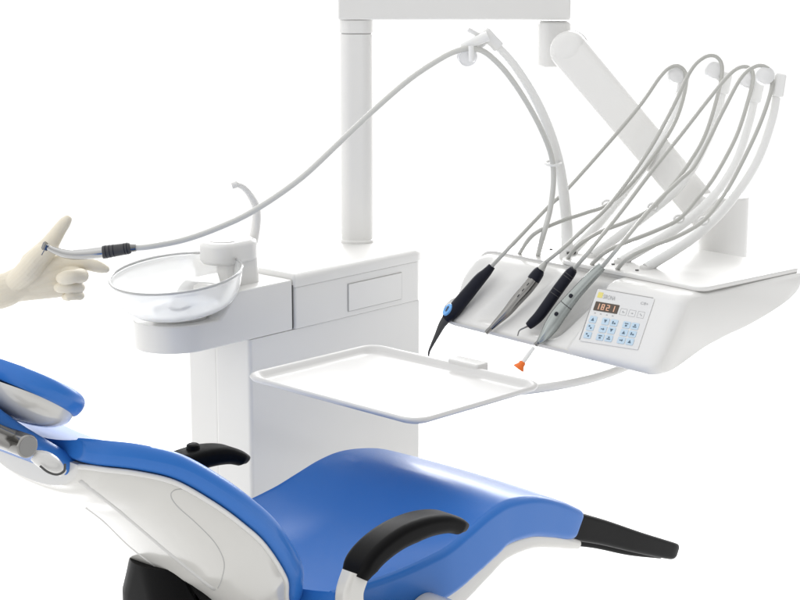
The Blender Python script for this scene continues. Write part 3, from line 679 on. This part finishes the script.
drape('shell_seam', sh, [(186, 489), (175, 490), (171, 496), (178, 507), (196, 523), (215, 543), (224, 562), (222, 578), (218, 588)], 0.0009, GREYLINE, sh, lift=-0.0004)
fr_ = path_frames(bp); rim = []
for i, (q, t, nn) in enumerate(fr_):
    u = i / (len(fr_) - 1); rim.append(HF.p(bwf(u) - 0.012, q[0] - nn.x * -(-0.0465), q[1] - nn.y * -(-0.0465)) if False else HF.p(bwf(u) - 0.0095, q[0] + nn.x * 0.0395, q[1] + nn.y * 0.0395))
MB().tube(rim, 0.0038, 12).build('shell_rim', LACQ, sh, sharp=0)
# neck pad between backrest and headrest
strip('neck_cushion', BLUE, chair, [(-0.580, 0.922), (-0.602, 0.936), (-0.628, 0.956), (-0.668, 0.988), (-0.712, 1.030), (-0.76, 1.08)], lambda u: interp(u, [0, .3, 1], [.098, .096, .07]), lambda u: 0.030, lambda u: 0.014, flip=-1)
# headrest
_h = HF.loc(onplane(8, 386, HF.p(0, 0, 0), HF.U)); _f = R(34); _e = (-math.cos(_f), math.sin(_f)); _n = (math.sin(_f), math.cos(_f))
hr = []
for k in range(17):
    t_ = -0.083 * math.cos(math.pi * k / 16); o_ = 0.026 - 0.9 * t_ * t_
    hr.append((_h[1] + _e[0] * t_ + _n[0] * o_, _h[2] + _e[1] * t_ + _n[1] * o_))
hwf = lambda u: 0.004 + 0.127 * math.sin(math.pi * u) ** 0.9
hb = strip('headrest_cushion', BLUE, chair, hr, hwf, lambda u: 0.010 + 0.020 * math.sin(math.pi * u) ** 0.4, lambda u: 0.016, lambda u: 0.006, flip=-1)
hull('headrest_shell', SHELL, hr, lambda u: max(hwf(u) - 0.011, 0.003), 0.0290, lambda u: 0.003 + 0.034 * math.sin(math.pi * u), hb)
# headrest joint
jq = at(24, 445, HF.p(0.125, -0.70, 0).y)
jw = HF.loc(jq)
jt = MB(); lathe(jt, jq - HF.U * 0.05, HF.U, [(0, 0.0135), (0.002, 0.015), (0.056, 0.0155), (0.058, 0.0155), (0.0592, 0.0145)], 40)
jo = jt.build('headrest_joint', SATIN, chair)
lathe(MB(), jq + HF.U * 0.0094, HF.U, [(0, 0.0132), (0.0006, 0.0128)], 40).build('joint_cap', STEEL, jo)
j2 = jq + HF.p(0, -0.06, 0.03) - HF.O; 
ar = MB(); ar.tube([jq - HF.U * 0.02, jq - HF.U * 0.02 + (HF.V * -0.05 + HF.Z * 0.030)], 0.0135, 20); ar.build('joint_link', SATIN, jo)
cv = at(52, 464, (jq + HF.U * -0.01).y); pts_ = [at(33, 455, jq.y + .01), at(42, 459, jq.y + .012), at(52, 464, jq.y + .016), at(60, 470, jq.y + .02), at(63, 473, jq.y + .022)]
MB().tube([Vector(q) for q in spline(pts_, 5)], [0.006 + 0.006 * math.sin(math.pi * min(1, (k + 1) / 17)) for k in range(21)], 16).build('joint_fairing', LACQ, jo)
MB().tube([Vector(q) for q in spline([at(40, 466, jq.y - .004), at(48, 472, jq.y - .002), at(57, 474.5, jq.y), at(64, 471, jq.y + .006), at(65, 464, jq.y + .012)], 6)], 0.0016, 8).build('joint_slot', SEAMDK, jo)
# armrests: one near, one far
def armrest(w, pts, wd):
    fr = path_frames(pts, 8); N = len(fr); rings = []
    for i, (q, t, nn) in enumerate(fr):
        u = i / (N - 1); th = interp(u, [0, .1, .5, .9, .97, 1], [.024, .034, .036, .026, .016, .008]); hw_ = wd * interp(u, [0, .06, .9, .97, 1], [.85, 1, 1, .86, .6])
        rings.append([HF.p(w + a, q[0] + nn.x * b, q[1] + nn.y * b) for a, b in rrect(-hw_, hw_, -th, 0.0, [min(0.012, th * .42)] * 4, 5)])
    return MB().loft(rings).build('armrest', BLACK, chair, sharp=60)
pad = [(-0.238, 0.708), (-0.222, 0.732), (-0.190, 0.750), (-0.145, 0.762), (-0.095, 0.764), (-0.05, 0.757), (-0.02, 0.744), (0.0, 0.728)]
near = armrest(0.25, pad, 0.026)
far = armrest(-0.25, [(a - 0.012, b) for a, b in pad], 0.026)
def bracket(w, parent):
    pts = [(-0.226, 0.706), (-0.238, 0.680), (-0.236, 0.655), (-0.222, 0.632), (-0.19, 0.612), (-0.14, 0.598), (-0.08, 0.590)]
    fr = path_frames(pts, 6); rings = [[HF.p(w + a, q[0] + nn.x * b, q[1] + nn.y * b) for a, b in rrect(-0.014, 0.014, -0.020, 0.020, 0.008, 4)] for q, t, nn in fr]
    return MB().loft(rings).build('armrest_bracket', SHELL, parent, sharp=60)
bracket(0.25, near); bracket(-0.25, far)
kn = HF.p(-0.25, -0.125, 0.763); lathe(MB(), kn, (0, 0, 1), [(0, 0.012), (0.008, 0.011), (0.010, 0.008)], 20).build('armrest_knob', BLACK, far)
# side pivot cover with blue cap (bottom edge of the photo) and dark base cover
pv = at(438, 626, HF.p(0.24, -0.05, 0).y)
lathe(MB(), pv, HF.U, [(-0.03, 0.045), (0.014, 0.045), (0.018, 0.041)], 48).build('pivot_cover', SHELL, chair)
lathe(MB(), pv + HF.U * 0.019, HF.U, [(0, 0.0445), (0.012, 0.0445), (0.018, 0.041), (0.020, 0.034), (0.0205, 0.0)], 48).build('pivot_cap', BLUE, chair)
rings = []
for k in range(12):
    t = k / 11; z = 0.728 - 0.58 * t; w0 = 0.075 + 0.03 * t; cs_ = -0.425 + 0.13 * t
    ins = 0.02 * max(0, 1 - t * 8)
    rings.append([HF.p(a + 0.05, cs_ + b, z) for a, b in rrect(-w0 + ins, w0 - ins, -0.06 + ins, 0.06 - ins, 0.05, 6)])
MB().loft(rings).build('base_cover', BLACK, chair, sharp=50)
slab(MB(), HF, -0.10, 0.10, -0.14, 0.06, 0.04, 0.155, 0.60, 0.005).build('lift_column', BLACK, chair)
slab(MB(), HF, -0.25, 0.25, -0.35, 0.30, 0.10, 0.0, 0.16, 0.03).build('chair_base', LACQ, chair)
